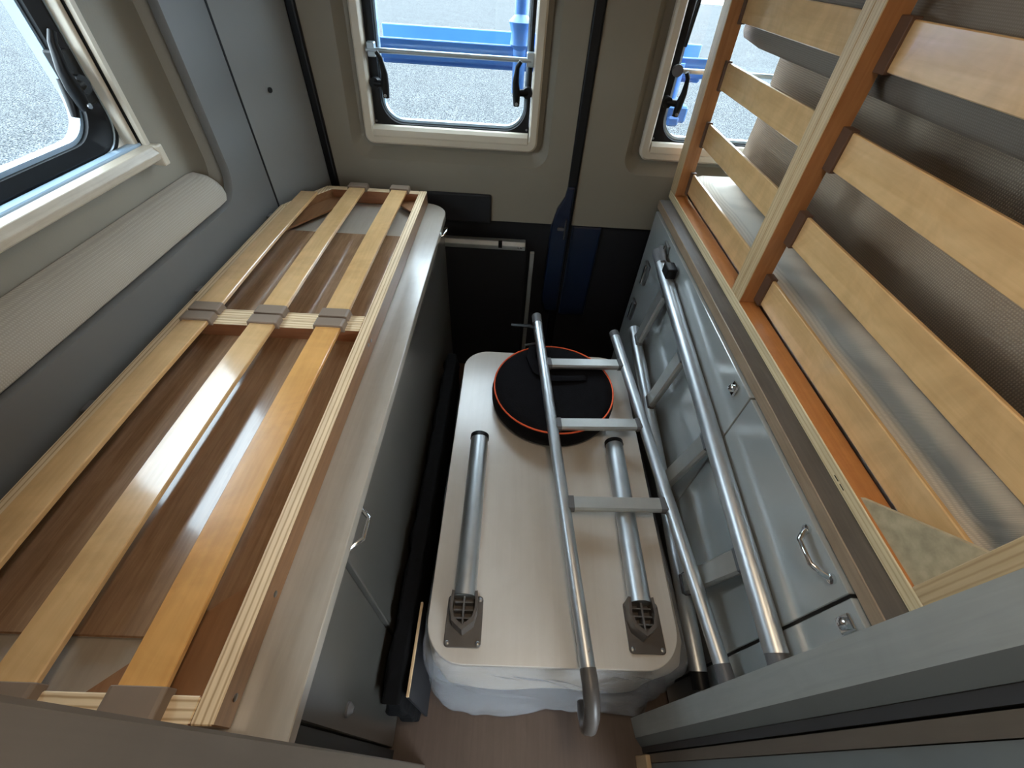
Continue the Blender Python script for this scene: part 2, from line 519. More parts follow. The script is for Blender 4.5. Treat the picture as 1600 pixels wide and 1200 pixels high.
# lock pillar between the two leaves
sealb = struct(box('trim_2', M['rubber'], (0.206, 0.241, 1.592, 1.63, 0.0, 1.80), bevel=0.006, seg=2))
lk = MB()
lk.prism([(0.206, 1.584, 0.90), (0.200, 1.584, 0.86), (0.176, 1.584, 0.815), (0.162, 1.584, 0.745), (0.158, 1.584, 0.40), (0.180, 1.584, 0.34), (0.232, 1.584, 0.34), (0.232, 1.584, 0.90)], (0, 0.03, 0))
lk.build('lock_cover', M['navy'], d1, 0.006, seg=2)
box('latch', M['steel'], (0.186, 0.212, 1.574, 1.586, 0.735, 0.745), d1, 0.002)
box('latch_rod', M['steel'], (0.214, 0.218, 1.574, 1.586, 0.70, 0.78), d1, 0.001)
box('lining_rib', M['navy'], (0.25, 0.37, 1.612, 1.63, 0.30, 0.742), d2, 0.012, seg=2)

def latch(parent, p, sgn, axis, mir=1.0):
    """window lever: base block, arm and long curved handle. sgn = which way the handle faces along the pane"""
    p = Vector(p)
    def W(a, b, c):  # a along the pane, b into the room, c up
        if axis == 'x': return p + Vector((a * sgn, -b, c))
        return p + Vector((b, a * sgn, c))
    l = MB().tube([W(0, 0.0, 0), W(0, 0.03, 0)], 0.016, 12).build('latch', M['black'], parent, smooth=True)
    MB().tube([W(0, 0.022, 0), W(0.03, 0.03, 0.0)], 0.010, 10).build('latch_arm', M['black'], l, smooth=True)
    MB().tube([W(0.034, 0.034, -0.035), W(0.036, 0.036, 0.0), W(0.040, 0.040, 0.03), W(0.036, 0.048, 0.07), W(0.026, 0.05, 0.085)], [0.010, 0.013, 0.010, 0.007, 0.006], 10).build('lever', M['black'], l, smooth=True)
    MB().tube([W(0.034, 0.04, -0.028), W(0.034, 0.047, -0.028)], 0.005, 8).build('pivot', M['steel'], l, smooth=True)
    return l

# rear windows
def rear_window(nm, x0, x1, side, xs):
    w = struct(empty(nm, ((x0 + x1) / 2, 1.62, 1.0)))
    T = lambda p: taper(p, 1.0, 0.055, side, xs)
    fo = T(rrect(x0, x1, 1.003, 1.68, 0.03, 10)); fo2 = T(rrect(x0 + 0.006, x1 - 0.006, 1.009, 1.674, 0.026, 10))
    fi2 = T(rrect(x0 + 0.026, x1 - 0.026, 1.03, 1.65, 0.012, 10)); fi = T(rrect(x0 + 0.031, x1 - 0.031, 1.035, 1.645, 0.01, 10))
    f = MB(); f.loft([xz(fo, 1.625), xz(fo, 1.606), xz(fo2, 1.600), xz(fi2, 1.600), xz(fi, 1.606), xz(fi, 1.64)])
    f.build('window_frame', M['frame'], w, smooth=True)
    c = MB(); c.prism([(x0 + 0.034, 1.602, 1.022), (x0 + 0.034, 1.598, 1.03), (x0 + 0.034, 1.602, 1.048), (x0 + 0.034, 1.612, 1.058), (x0 + 0.034, 1.628, 1.058), (x0 + 0.034, 1.628, 1.022)], (x1 - x0 - 0.068, 0, 0))
    c.build('blind_cassette', M['frame'], w, 0.001)
    so = T(rrect(x0 + 0.033, x1 - 0.033, 1.04, 1.645, 0.03, 10)); si = T(rrect(x0 + 0.060, x1 - 0.044, 1.060, 1.63, 0.072, 10))
    si2 = T(rrect(x0 + 0.064, x1 - 0.048, 1.064, 1.625, 0.068, 10))
    s = MB(); s.loft([xz(so, 1.655), xz(so, 1.632), xz(si, 1.632), xz(si2, 1.640), xz(si2, 1.655)])
    s.build('seal', M['rubber'], w, smooth=True)
    e1 = T(rrect(x0 + 0.063, x1 - 0.047, 1.063, 1.625, 0.068, 10)); e2 = T(rrect(x0 + 0.070, x1 - 0.054, 1.072, 1.62, 0.062, 10))
    e = MB(); e.loft([xz(e1, 1.645), xz(e1, 1.641), xz(e2, 1.641), xz(e2, 1.66), xz(e1, 1.66)])
    e.build('pane_edge', M['clear_edge'], w, smooth=True)
    pn = T(rrect(x0 + 0.05, x1 - 0.04, 1.055, 1.635, 0.06, 10))
    MB().loft([xz(pn, 1.662), xz(pn, 1.665)], True, True).build('pane', M['pane'], w)
    for sx in (x0 + 0.05, x1 - 0.05):
        pass
    if nm == 'window_2':
        b = MB().tube([(x0 + 0.05, 1.612, 1.262), (x1 - 0.04, 1.612, 1.262)], 0.007, 12).build('stay_bar', M['silver'], w, smooth=True)
        for sx in (x0 + 0.066, x1 - 0.042):
            box('bracket', M['silver'], (sx - 0.012, sx + 0.012, 1.606, 1.63, 1.245, 1.282), b, 0.003, seg=2)
        latch(w, (x0 + 0.062, 1.632, 1.178), 1, 'x'); latch(w, (x1 - 0.045, 1.632, 1.178), -1, 'x')
    else:
        b = MB().tube([(x0 + 0.05, 1.612, 1.262), (x1 - 0.04, 1.612, 1.262)], 0.007, 12).build('stay_bar', M['silver'], w, smooth=True)
        MB().lathe([(0.001, 0), (0.016, 0.002), (0.016, 0.018), (0.001, 0.02)], (x0 + 0.055, 1.60, 1.262), 16, 'y').build('bracket', M['plastic_grey'], b, smooth=True)
        MB().tube([(x0 + 0.058, 1.612, 1.32), (x0 + 0.075, 1.612, 1.62)], 0.006, 10).build('stay_rod', M['black'], w, smooth=True)
        latch(w, (x0 + 0.05, 1.632, 1.178), 1, 'x')
    for sx in (x0 + 0.042, x1 - 0.040):
        screw(w, (sx, 1.630, 1.066), 'y', 0.0035)
    return w
rear_window('window_2', W2[0], W2[1], -1, -0.3)
rear_window('window_3', W3[0], W3[1], 1, 0.8)

# left side window
w1 = struct(empty('window_1', (-0.87, (WY0 + WY1) / 2, WZ0)))
fo = rrect(WY0, WY1, WZ0, WZ1, 0.012, 10); fo2 = rrect(WY0 + 0.004, WY1 - 0.004, WZ0 + 0.004, WZ1 - 0.004, 0.01, 10)
fi = rrect(WY0 + 0.022, WY1 - 0.016, WZ0 + 0.03, WZ1 - 0.03, 0.008, 10)
MB().loft([yz(fo, -0.852), yz(fo, -0.836), yz(fo2, -0.832), yz(fi, -0.832), yz(fi, -0.88)]).build('window_frame', M['frame'], w1, smooth=True)
cz = MB(); cz.prism([(-0.832, WY0 + 0.01, 1.116), (-0.816, WY0 + 0.01, 1.122), (-0.814, WY0 + 0.01, 1.135), (-0.822, WY0 + 0.01, 1.148), (-0.84, WY0 + 0.01, 1.152), (-0.84, WY0 + 0.01, 1.116)], (0, WY1 - WY0 - 0.022, 0))
cz = cz.build('blind_cassette', M['blind'], w1, 0.001)
box('end_cap', M['frame'], (-0.842, -0.813, WY1 - 0.014, WY1 + 0.006, 1.106, 1.15), cz, 0.004, seg=2)
box('cassette_lip', M['clear_edge'], (-0.866, -0.842, WY0 + 0.02, WY1 - 0.016, 1.144, 1.156), w1, 0.002)
box('blind_channel', M['black'], (-0.852, -0.842, WY1 - 0.018, WY1 - 0.012, 1.15, 1.60), w1)
box('guide_rail', M['frame'], (-0.872, -0.846, WY1 - 0.030, WY1 - 0.018, 1.15, 1.60), w1, 0.003, seg=2)
so = rrect(WY0 + 0.02, WY1 - 0.022, WZ0 + 0.034, WZ1 - 0.03, 0.06, 10); si = rrect(WY0 + 0.06, WY1 - 0.058, WZ0 + 0.066, WZ1 - 0.06, 0.075, 10)
si0 = rrect(WY0 + 0.04, WY1 - 0.040, WZ0 + 0.048, WZ1 - 0.045, 0.07, 10)
MB().loft([yz(so, -0.905), yz(so, -0.870), yz(si0, -0.866), yz(si, -0.882), yz(si, -0.91)]).build('seal', M['rubber'], w1, smooth=True)
e1 = rrect(WY0 + 0.058, WY1 - 0.056, WZ0 + 0.064, WZ1 - 0.058, 0.075, 10); e2 = rrect(WY0 + 0.068, WY1 - 0.064, WZ0 + 0.074, WZ1 - 0.068, 0.068, 10)
MB().loft([yz(e1, -0.896), yz(e1, -0.892), yz(e2, -0.892), yz(e2, -0.915), yz(e1, -0.915)]).build('pane_edge', M['clear_edge'], w1, smooth=True)
pn = rrect(WY0 + 0.05, WY1 - 0.05, WZ0 + 0.05, WZ1 - 0.05, 0.06, 10)
MB().loft([yz(pn, -0.916), yz(pn, -0.92)], True, True).build('pane', M['pane'], w1)
box('latch_plate', M['black'], (-0.892, -0.866, WY1 - 0.072, WY1 - 0.032, 1.235, 1.325), w1, 0.004, seg=2)
latch(w1, (-0.884, WY1 - 0.062, 1.272), -1, 'y')
MB().tube([(-0.872, WY1 - 0.105, 1.225), (-0.868, WY1 - 0.098, 1.25), (-0.868, WY1 - 0.09, 1.285)], [0.007, 0.009, 0.008], 10).build('lock_button', M['black'], w1, smooth=True)
MB().loft([yz(rrect(WY0 + 0.03, WY1 - 0.031, WZ0 + 0.040, WZ1 - 0.038, 0.066, 10), x) for x in (-0.8675, -0.8655)] + [yz(rrect(WY0 + 0.033, WY1 - 0.034, WZ0 + 0.043, WZ1 - 0.041, 0.064, 10), x) for x in (-0.8655, -0.8675)], close=True).build('bead', M['silver'], w1, smooth=True)

# partition posts of the doorway the camera stands in
pr = struct(empty('wall_partition_right', (0.80, 0.04, 0.0)))
MB().prism([(0.414, 0.126, 0), (0.420, 0.083, 0), (0.44, 0.083, 0), (0.44, 0.10, 0), (1.15, 0.10, 0), (1.15, 0.126, 0)], (0, 0, 1.95)).build('face_board', M['partition_r'], pr)
MB().prism([(0.420, 0.083, 0), (0.432, 0.064, 0), (1.15, 0.064, 0), (1.15, 0.099, 0), (0.445, 0.099, 0), (0.441, 0.083, 0)], (0, 0, 1.95)).build('bevel_board', M['partition_d'], pr)
box('groove', M['partition_k'], (0.434, 1.15, 0.051, 0.0638, 0, 1.95), pr)
box('gap', M['black'], (0.446, 1.15, 0.0472, 0.0508, 0, 1.95), pr)
box('inner_board', M['partition_b'], (0.424, 1.15, 0.030, 0.047, 0, 1.95), pr)
box('cover_strip', M['partition_d'], (0.426, 1.15, -0.10, 0.029, 0, 1.95), pr)
box('edge_strip', M['edge_light'], (0.412, 0.424, -0.02, 0.046, 0.0, 0.10), pr, 0.002)
struct(box('wall_partition_left', M['partition_b'], (-0.78, -0.155, -0.012, 0.0155, 0, 1.95), bevel=0.002))

# ================================================================== LEFT CABINET
lc = thing('storage_cabinet', (-0.51, 0.75, 0.0), 'dark grey storage cabinet under the flat slatted bed, along the left wall', 'cabinet')
MB().prism([(-0.775, 0.02, 0), (-0.262, 0.02, 0), (-0.262, 1.46, 0), (-0.735, 1.46, 0), (-0.775, 1.37, 0)], (0, 0, 0.807)).build('body', M['carcass'], lc)
tp = MB()
pts = [(-0.775, 0.018), (-0.2355, 0.018)]
for k in range(9):
    a = k / 8 * math.pi / 2
    pts.append((-0.2355 - 0.085 + 0.085 * math.cos(a), 1.45 + 0.085 * math.sin(a)))
pts += [(-0.70, 1.535), (-0.775, 1.38)]
tp.prism([(x, y, 0.808) for x, y in pts], (0, 0, 0.025))
tp.build('worktop', M['worktop'], lc, 0.0015)
for (y0, y1) in ((0.046, 0.246), (0.276, 1.46)):
    d = box('door', M['door_dark'], (-0.262, -0.245, y0, y1, 0.02, 0.803), lc, 0.002)
    if y0 < 0.1:
        MB().lathe([(0.012, 0), (0.012, 0.004), (0.004, 0.012)], (-0.245, 0.078, 0.565), 14, 'x').build('lock_knob', M['plastic_grey'], d, smooth=True)
    else:
        h = MB().tube([(-0.244, 0.262, 0.803), (-0.236, 0.272, 0.803), (-0.222, 0.284, 0.803), (-0.222, 0.322, 0.803), (-0.236, 0.334, 0.803), (-0.244, 0.345, 0.803)], 0.0042, 10).build('handle', M['chrome'], d, smooth=True)
        for yy in (0.262, 0.345):
            MB().lathe([(0.006, 0), (0.006, 0.004), (0.003, 0.006)], (-0.245, yy, 0.803), 10, 'x').build('screw', M['chrome'], d, smooth=True)
        MB().lathe([(0.010, 0), (0.010, 0.004), (0.004, 0.006)], (-0.245, 0.671, 0.165), 12, 'x').build('catch', M['steel'], d, smooth=True)
box('stile', M['door_dark'], (-0.262, -0.238, 0.250, 0.272, 0.02, 0.806), lc, 0.002)
box('end_stile', M['carcass'], (-0.262, -0.243, 0.02, 0.042, 0.0, 0.806), lc)
h = MB().tube([(-0.250, 1.40, 0.80), (-0.232, 1.398, 0.803), (-0.222, 1.388, 0.812), (-0.222, 1.362, 0.812), (-0.232, 1.350, 0.803), (-0.250, 1.348, 0.80)], 0.004, 10).build('handle', M['chrome'], lc, smooth=True)

# walnut board lying on the cabinet beneath the slats
wb = MB(); wb.box(-0.745, -0.345, 0.122, 1.25, 0.8335, 0.8455)
tag(wb.build('wooden_board', M['walnut'], None, 0.002), 'brown walnut laminate board lying on the left cabinet beneath the bed slats', 'board')

# ================================================================== LEFT BED BASE
bz = 0.88
lb = thing('slatted_bed_base', (-0.53, 0.78, 0.8335), 'flat wooden slatted bed base with three slat rows lying on the left cabinet', 'bed base', 'slatted bed bases')
topf = lambda n, c: 0 if n.z > 0.7 else 1
rl = box('rail', [M['ply_x'], M['veneer_y']], (-0.334, -0.308, 0.033, 1.524, 0.8345, bz), lb, 0.0015, matfn=topf)
for (yy, zz) in ((0.062, 0.852), (0.18, 0.852), (0.70, 0.866), (0.72, 0.862), (1.50, 0.862)):
    screw(rl, (-0.3085, yy, zz), 'x', 0.0045, 'steel')
box('rail', [M['ply_x'], M['veneer_y']], (-0.760, -0.734, 0.033, 1.345, 0.8345, bz), lb, 0.0015, matfn=topf)
cr = MB(); cr.prism([(-0.760, 1.345, 0.8345), (-0.734, 1.345, 0.8345), (-0.640, 1.498, 0.8345), (-0.664, 1.524, 0.8345)], (0, 0, bz - 0.8345))
cr.build('corner_rail', [M['ply_x'], M['veneer_y']], lb, 0.0015, matfn=topf)
box('cross_member', [M['ply_y'], M['veneer_x']], (-0.66, -0.3345, 1.498, 1.524, 0.8345, bz), lb, 0.0015, matfn=topf)
box('cross_member', [M['ply_y'], M['veneer_x']], (-0.7335, -0.3345, 0.759, 0.786, 0.8345, bz), lb, 0.0015, matfn=topf)
box('cross_member', [M['ply_y'], M['veneer_x']], (-0.7335, -0.3345, 0.731, 0.758, 0.8345, bz), lb, 0.0015, matfn=topf)
box('cross_member', [M['ply_y'], M['veneer_x']], (-0.7335, -0.3345, 0.033, 0.060, 0.8345, bz), lb, 0.0015, matfn=topf)
SX = (-0.402, -0.550, -0.699)
def slat_l(x, y0, y1, mat):
    s = MB()
    loops = []
    n = 8
    for k in range(n + 1):
        t = k / n
        y = y0 + (y1 - y0) * t
        zb = 0.0035 * math.sin(math.pi * t)
        loops.append([(x - 0.028, y, bz + 0.001 + zb), (x + 0.028, y, bz + 0.001 + zb), (x + 0.028, y, bz + 0.0075 + zb), (x + 0.0265, y, bz + 0.009 + zb), (x - 0.0265, y, bz + 0.009 + zb), (x - 0.028, y, bz + 0.0075 + zb)])
    s.loft(loops, True, True)
    return s.build('slat', mat, lb)
def cap_l(x, y0, y1):
    c = MB()
    c.prism([(x - 0.0355, y0, bz - 0.004), (x - 0.033, y0, bz + 0.0125), (x - 0.028, y0, bz + 0.0145), (x + 0.028, y0, bz + 0.0145), (x + 0.033, y0, bz + 0.0125), (x + 0.0355, y0, bz - 0.004)], (0, y1 - y0, 0))
    return c.build('slat_cap', M['cap'], lb, 0.001)
for k, x in enumerate(SX):
    far_end = 1.506 if k < 2 else 1.445
    slat_l(x, 0.778, far_end, M['slat'])
    slat_l(x, 0.046, 0.740, M['slat_lamplit'] if k == 0 else M['slat'])
    cap_l(x, 0.762, 0.792); cap_l(x, 0.727, 0.756); cap_l(x, 0.028, 0.066)
    if k < 2: cap_l(x, 1.497, 1.530)
g = MB(); g.prism([(-0.335, 0.0605, 0.8465), (-0.335, 0.205, 0.8465), (-0.49, 0.0605, 0.8465)], (0, 0, 0.006)); g.build('gusset', M['veneer_y'], lb)
g = MB(); g.prism([(-0.733, 1.34, 0.8465), (-0.733, 1.20, 0.8465), (-0.56, 1.497, 0.8465), (-0.645, 1.497, 0.8465)], (0, 0, 0.006)); g.build('gusset', M['veneer_y'], lb)
g = MB(); g.prism([(-0.335, 1.4975, 0.8465), (-0.335, 1.40, 0.8465), (-0.43, 1.4975, 0.8465)], (0, 0, 0.006)); g.build('gusset', M['veneer_y'], lb)

for yy in (0.485, 0.87, 1.285):
    box('wall_bracket', M['plastic_grey'], (-0.7785, -0.7605, yy - 0.014, yy + 0.014, 0.866, 0.874), lb, 0.002)

# bolster in the window niche
bo = MB()
prof = [(-0.847, 0.973), (-0.795, 0.973), (-0.786, 0.980), (-0.784, 0.994), (-0.790, 1.014), (-0.806, 1.036), (-0.826, 1.049), (-0.847, 1.054)]
loops = []
ys = [-0.32 + i * (1.11 + 0.32) / 24 for i in range(25)] + [1.14, 1.16, 1.175, 1.183]
for y in ys:
    sh = 0.0 if y < 1.12 else ((y - 1.12) / 0.063) ** 2
    cx_, cz_ = -0.835, 0.995
    loops.append([(cx_ + (px - cx_) * (1 - 0.55 * sh), y, 0.973 + (pz - 0.973) * (1 - 0.45 * sh)) for px, pz in prof])
bo.loft(loops, True, True)
tag(bo.build('bolster_cushion', M['bolster'], None, smooth=True), 'long woven beige bolster cushion lying in the niche below the left side window', 'cushion')

# ================================================================== RIGHT CABINET
rc = thing('storage_cabinet', (0.82, 0.82, 0.0), 'glossy light grey storage cabinet along the right wall below the upright slatted bed', 'cabinet')
box('body', M['carcass'], (0.545, 1.14, 0.13, 1.52, 0.0, 0.869), rc)
box('worktop', [M['edging'], M['worktop_shaded']], (0.535, 1.14, 0.13, 1.53, 0.870, 0.898), rc, 0.0015, matfn=lambda n, c: 0 if n.x < -0.5 else 1)
doors = []
for (y0, y1) in ((0.13, 0.200), (0.2055, 0.5895), (0.5935, 1.50)):
    doors.append(box('door', M['door_grey'], (0.527, 0.545, y0, y1, 0.02, 0.868), rc, 0.0012))
def chrome_latch(par, y, z):
    l = box('latch', M['chrome'], (0.520, 0.527, y - 0.012, y + 0.012, z - 0.018, z + 0.014), par, 0.003, seg=2)
    MB().lathe([(0.009, 0), (0.009, -0.006), (0.004, -0.010)], (0.520, y, z), 14, 'x').build('latch_button', M['chrome'], par, smooth=True)
chrome_latch(doors[2], 0.645, 0.842); chrome_latch(doors[0], 0.172, 0.842)
h = MB().tube([(0.526, 0.232, 0.852), (0.514, 0.240, 0.852), (0.503, 0.254, 0.852), (0.503, 0.292, 0.852), (0.514, 0.304, 0.852), (0.526, 0.312, 0.852)], 0.005, 10).build('handle', M['chrome'], doors[1], smooth=True)
for yy in (0.232, 0.312):
    MB().lathe([(0.008, 0), (0.008, -0.005), (0.004, -0.007)], (0.527, yy, 0.852), 12, 'x').build('screw', M['chrome'], doors[1], smooth=True)
for (yy, zz) in ((1.285, 0.82), (1.40, 0.68), (1.42, 0.50)):
    hg = box('hinge', M['steel'], (0.516, 0.527, yy - 0.022, yy + 0.022, zz - 0.05, zz + 0.035), doors[2], 0.003)
    MB().tube([(0.514, yy - 0.008, zz - 0.045), (0.514, yy - 0.008, zz + 0.03)], 0.005, 8).build('hinge_pin', M['chrome'], doors[2], smooth=True)
box('door_reveal', M['black'], (0.53, 0.544, 0.2002, 0.2053, 0.02, 0.868), rc)

# ================================================================== RIGHT BED BASE, stood on edge
rb = thing('slatted_bed_base', (0.60, 0.85, 0.899), 'wooden slatted bed base stood upright on the right cabinet, underside to the aisle', 'bed base', 'slatted bed bases')
XA, XB = 0.575, 0.621
aisle = lambda n, c: 0 if n.x < -0.7 else 1
rr_ = box('rail', [M['ply_z'], M['veneer_ry']], (XA, XB, 0.168, 1.558, 0.8995, 0.9255), rb, 0.0015, matfn=aisle)
for yy in (0.355, 0.372):
    box('staple', M['black'], (XA - 0.0006, XA + 0.001, yy, yy + 0.012, 0.909, 0.9105), rr_)
box('rail', [M['ply_z'], M['veneer_ry']], (XA, XB, 0.168, 1.558, 1.632, 1.658), rb, 0.0015, matfn=aisle)
for (y0, y1) in ((1.500, 1.558), (0.891, 0.918), (0.863, 0.890), (0.172, 0.199)):
    box('cross_member', [M['ply_yz'], M['veneer_z']], (XA, XB, y0, y1, 0.926, 1.6315), rb, 0.0015, matfn=aisle)
SZ = (0.971, 1.1205, 1.273, 1.424, 1.573)
for z in SZ:
    for (y0, y1) in ((0.205, 0.858), (0.923, 1.496)):
        MB().box(0.6125, 0.6205, y0, y1, z - 0.0325, z + 0.0325).build('slat', M['slat'], rb, 0.0015)
    for (y0, y1) in ((0.199, 0.212), (0.836, 0.863), (0.918, 0.930), (1.486, 1.50)):
        MB().box(0.607, 0.624, y0, y1, z - 0.036, z + 0.036).build('slat_cap', M['cap_dark'], rb, 0.001)
g = MB(); g.prism([(XA + 0.006, 0.199, 0.9245), (XA + 0.006, 0.335, 0.9245), (XA + 0.006, 0.199, 1.045)], (0.008, 0, 0)); g.build('gusset', M['chipboard'], rb)

rb.rotation_euler = (0, math.radians(-2.2), 0)

# bedding behind the upright base
def pillow_block(name, mat, b, r, parent=None, amp=0.004, seg=5, sub=0, fr=18.0):
    mb = MB(); mb.box(*b)
    bmesh.ops.subdivide_edges(mb.bm, edges=mb.bm.edges, cuts=11, use_grid_fill=True)
    x0, x1, y0, y1, z0, z1 = b
    def fn(p):
        q = Vector(p)
        c = Vector((min(max(q.x, x0 + r), x1 - r), min(max(q.y, y0 + r), y1 - r), min(max(q.z, z0 + r), z1 - r)))
        d = q - c
        if d.length > 1e-7:
            n = d.normalized()
            w = amp * (math.sin(q.y * fr + q.z * 9) + math.sin(q.z * fr * 1.3 + q.x * 11) * 0.7)
            q = c + n * (r + w * (0.0 if q.z < z0 + 0.01 else 1.0))
        return q
    return mb.build(name, mat, parent, smooth=True, fn=fn)
mt_ = pillow_block('mattress', M['cream_cover'], (0.628, 1.12, 0.16, 1.565, 0.8985, 0.992), 0.035, None, 0.002)
tag(mt_, 'cream mattress lying flat on the right cabinet behind the upright slats', 'mattress')
ms_ = pillow_block('mattress', M['mesh_cover'], (0.72, 0.86, 0.16, 1.49, 0.995, 1.62), 0.05, None, 0.003)
tag(ms_, 'beige mesh-covered mattress standing upright behind the slats of the raised bed', 'mattress')
tc_ = pillow_block('mattress_topper', M['grey_cover'], (0.626, 0.712, 0.16, 1.56, 1.345, 1.66), 0.03, None, 0.002)
tag(tc_, 'smooth grey cushion resting high behind the top slats of the upright bed', 'cushion')

# ================================================================== BUNDLE UNDER THE TABLE
def fold(p, k=1.0):
    return 0.006 * k * (math.sin(p.x * 37 + p.z * 23) + math.sin(p.x * 71 - p.z * 47 + 1.3) * 0.6 + math.sin(p.y * 33 + p.z * 19) * 0.5)
mm = thing('wrapped_mattress', (0.16, 0.68, 0.0), 'thick folded mattress wrapped in clear plastic film beneath the upturned table', 'mattress')
def rounded(b, r, cuts, fn2, name, mat, par):
    mb = MB(); mb.box(*b)
    bmesh.ops.subdivide_edges(mb.bm, edges=mb.bm.edges, cuts=cuts, use_grid_fill=True)
    x0, x1, y0, y1, z0, z1 = b
    def fn(p):
        q = Vector(p)
        c = Vector((min(max(q.x, x0 + r), x1 - r), min(max(q.y, y0 + r), y1 - r), min(max(q.z, z0 + r), z1 - r)))
        d = q - c
        n = d.normalized() if d.length > 1e-7 else Vector((0, 0, 0))
        if d.length > 1e-7: q = c + n * r
        return fn2(q, n)
    return mb.build(name, mat, par, smooth=True, fn=fn)
rounded((-0.145, 0.459, 0.178, 1.17, 0.008, 0.418), 0.06, 15, lambda q, n: q + n * 0.004 * math.sin(q.x * 21 + q.z * 13), 'core', M['mattress_white'], mm)
def filmfn(q, n):
    low = max(0.0, 1 - q.z / 0.40)
    w = 0.006 * (0.4 + low) * (math.sin(q.x * 17 + q.z * 31) + 0.6 * math.sin(q.y * 19 - q.z * 40 + q.x * 9))
    w += 0.0035 * math.sin(q.x * 62 + q.z * 55 + 2.5 * math.sin(q.x * 23 + q.z * 30))
    out = Vector((n.x * 0.1, min(n.y, 0.0), 0)) * (0.006 + 0.042 * low * low)
    q = q + n * w * (0.2 if n.z > 0.8 else 1.0) + out
    q.z = min(max(q.z, 0.002), 0.4265)
    return q
rounded((-0.150, 0.464, 0.168, 1.178, 0.004, 0.424), 0.045, 39, filmfn, 'plastic_wrap', M['film'], mm)

bc = rounded((-0.226, -0.180, 0.10, 1.20, 0.002, 0.400), 0.012, 23, lambda q, n: q + n * (0.006 * math.sin(q.y * 83) * math.cos(q.z * 40 + q.y * 9) + 0.004 * math.sin(q.y * 211 + q.z * 60)), 'folded_cover', M['quilt_black'], None)
tag(bc, 'black quilted cover stuffed between the left cabinet and the wrapped mattress', 'cover')
tb = thing('thin_board', (-0.162, 0.20, 0.0), 'thin dark board with pale edge standing beside the wrapped mattress', 'board')
box('panel', M['black_panel'], (-0.1715, -0.1655, 0.115, 0.30, 0.001, 0.395), tb)
box('edging', M['edge_light'], (-0.1715, -0.1655, 0.115, 0.30, 0.395, 0.402), tb, 0.001)

# ================================================================== TABLE, upside down
ta = thing('folding_table', (0.145, 0.66, 0.4285), 'pale grey folding table lying upside down on the mattress with legs folded flat', 'table')
def at_(pts, z): return [(x, y, z) for x, y in pts]
o1 = rrect(-0.142, 0.432, 0.168, 1.158, 0.085, 10)
o1 = [(x + (0.02 * (y - 0.6) if x > 0.2 else 0), y) for x, y in o1]
MB().loft([at_(o1, 0.4290), at_(o1, 0.450)], True, True).build('table_top', M['table'], ta, 0.0015)
def table_leg(xc, yt, dx, skew):
    pl = rrect(xc - 0.0405 + dx, xc + 0.0405 + dx, 0.198, 0.302, 0.008, 3)
    p = MB(); p.loft([at_(pl, 0.4502), at_(pl, 0.456)], True, True)
    p = p.build('leg_plate', M['plastic_dark'], ta, 0.001)
    for sx in (-0.033, 0.033):
        for sy in (0.206, 0.294):
            screw(p, (xc + dx + sx, sy, 0.456), 'z', 0.005, 'steel', 0.0025)
    # socket: shield-shaped collar with ribs
    so_ = MB()
    out_ = [(-0.029, 0.300), (-0.031, 0.265), (-0.024, 0.238), (0.0, 0.220), (0.024, 0.238), (0.031, 0.265), (0.029, 0.300)]
    inn_ = [(-0.023, 0.299), (-0.025, 0.266), (-0.019, 0.245), (0.0, 0.230), (0.019, 0.245), (0.025, 0.266), (0.023, 0.299)]
    A = [(xc + a, b, 0.456) for a, b in out_]; B = [(xc + a, b + 0.003, 0.494) for a, b in out_]
    Ci = [(xc + a, b + 0.003, 0.494) for a, b in inn_]; D = [(xc + a, b, 0.459) for a, b in inn_]
    rows = [[so_.bm.verts.new(v) for v in L] for L in (A, B, Ci, D)]
    for r1, r2 in zip(rows[:-1], rows[1:]):
        for i in range(len(r1) - 1):
            so_.face([r1[i], r1[i + 1], r2[i + 1], r2[i]])
    so_.face([rows[3][i] for i in range(7)])
    so_.build('socket', M['plastic_dark'], p, smooth=True)
    for k in range(3):
        box('rib', M['plastic_grey'], (xc - 0.021, xc + 0.021, 0.247 + k * 0.016, 0.250 + k * 0.016, 0.460, 0.484), p)
    box('rib', M['plastic_grey'], (xc - 0.002, xc + 0.002, 0.235, 0.298, 0.460, 0.487), p)
    lg = MB().tube([(xc, 0.292, 0.481), (xc + skew, yt, 0.481)], 0.0255, 28).build('leg', M['alu'], ta, smooth=True)
    MB().tube([(xc + skew, yt - 0.004, 0.481), (xc + skew * 1.01, yt + 0.008, 0.481)], 0.0275, 28).build('end_cap', M['black'], lg, smooth=True)
table_leg(-0.062, 0.735, 0.002, 0.001)
table_leg(0.340, 0.735, 0.008, 0.006)

# ================================================================== ROUND BAG
bg_ = thing('round_bag', (0.166, 0.923, 0.4505), 'round black fabric bag with orange piping lying on the upturned table', 'bag')
R_ = 0.195
prof = [(0.02, 0.4507), (R_ - 0.03, 0.4507), (R_ - 0.008, 0.455), (R_ + 0.004, 0.475), (R_ + 0.005, 0.50), (R_ - 0.001, 0.522), (R_ - 0.006, 0.5275), (R_ - 0.03, 0.531), (R_ - 0.09, 0.5325), (0.02, 0.533)]
MB().lathe([(r, h - 0.4505) for r, h in prof], (0.166, 0.923, 0.4505), 56).build('body', M['black_cloth'], bg_, smooth=True)
pp = []
for k in range(57):
    a = 2 * math.pi * k / 56
    pp.append((0.166 + (R_ - 0.002) * math.cos(a), 0.923 + (R_ - 0.002) * math.sin(a), 0.527 + 0.0015 * math.sin(a * 3)))
MB().tube(pp, 0.0026, 8, cap=False).build('piping', M['orange'], bg_, smooth=True)
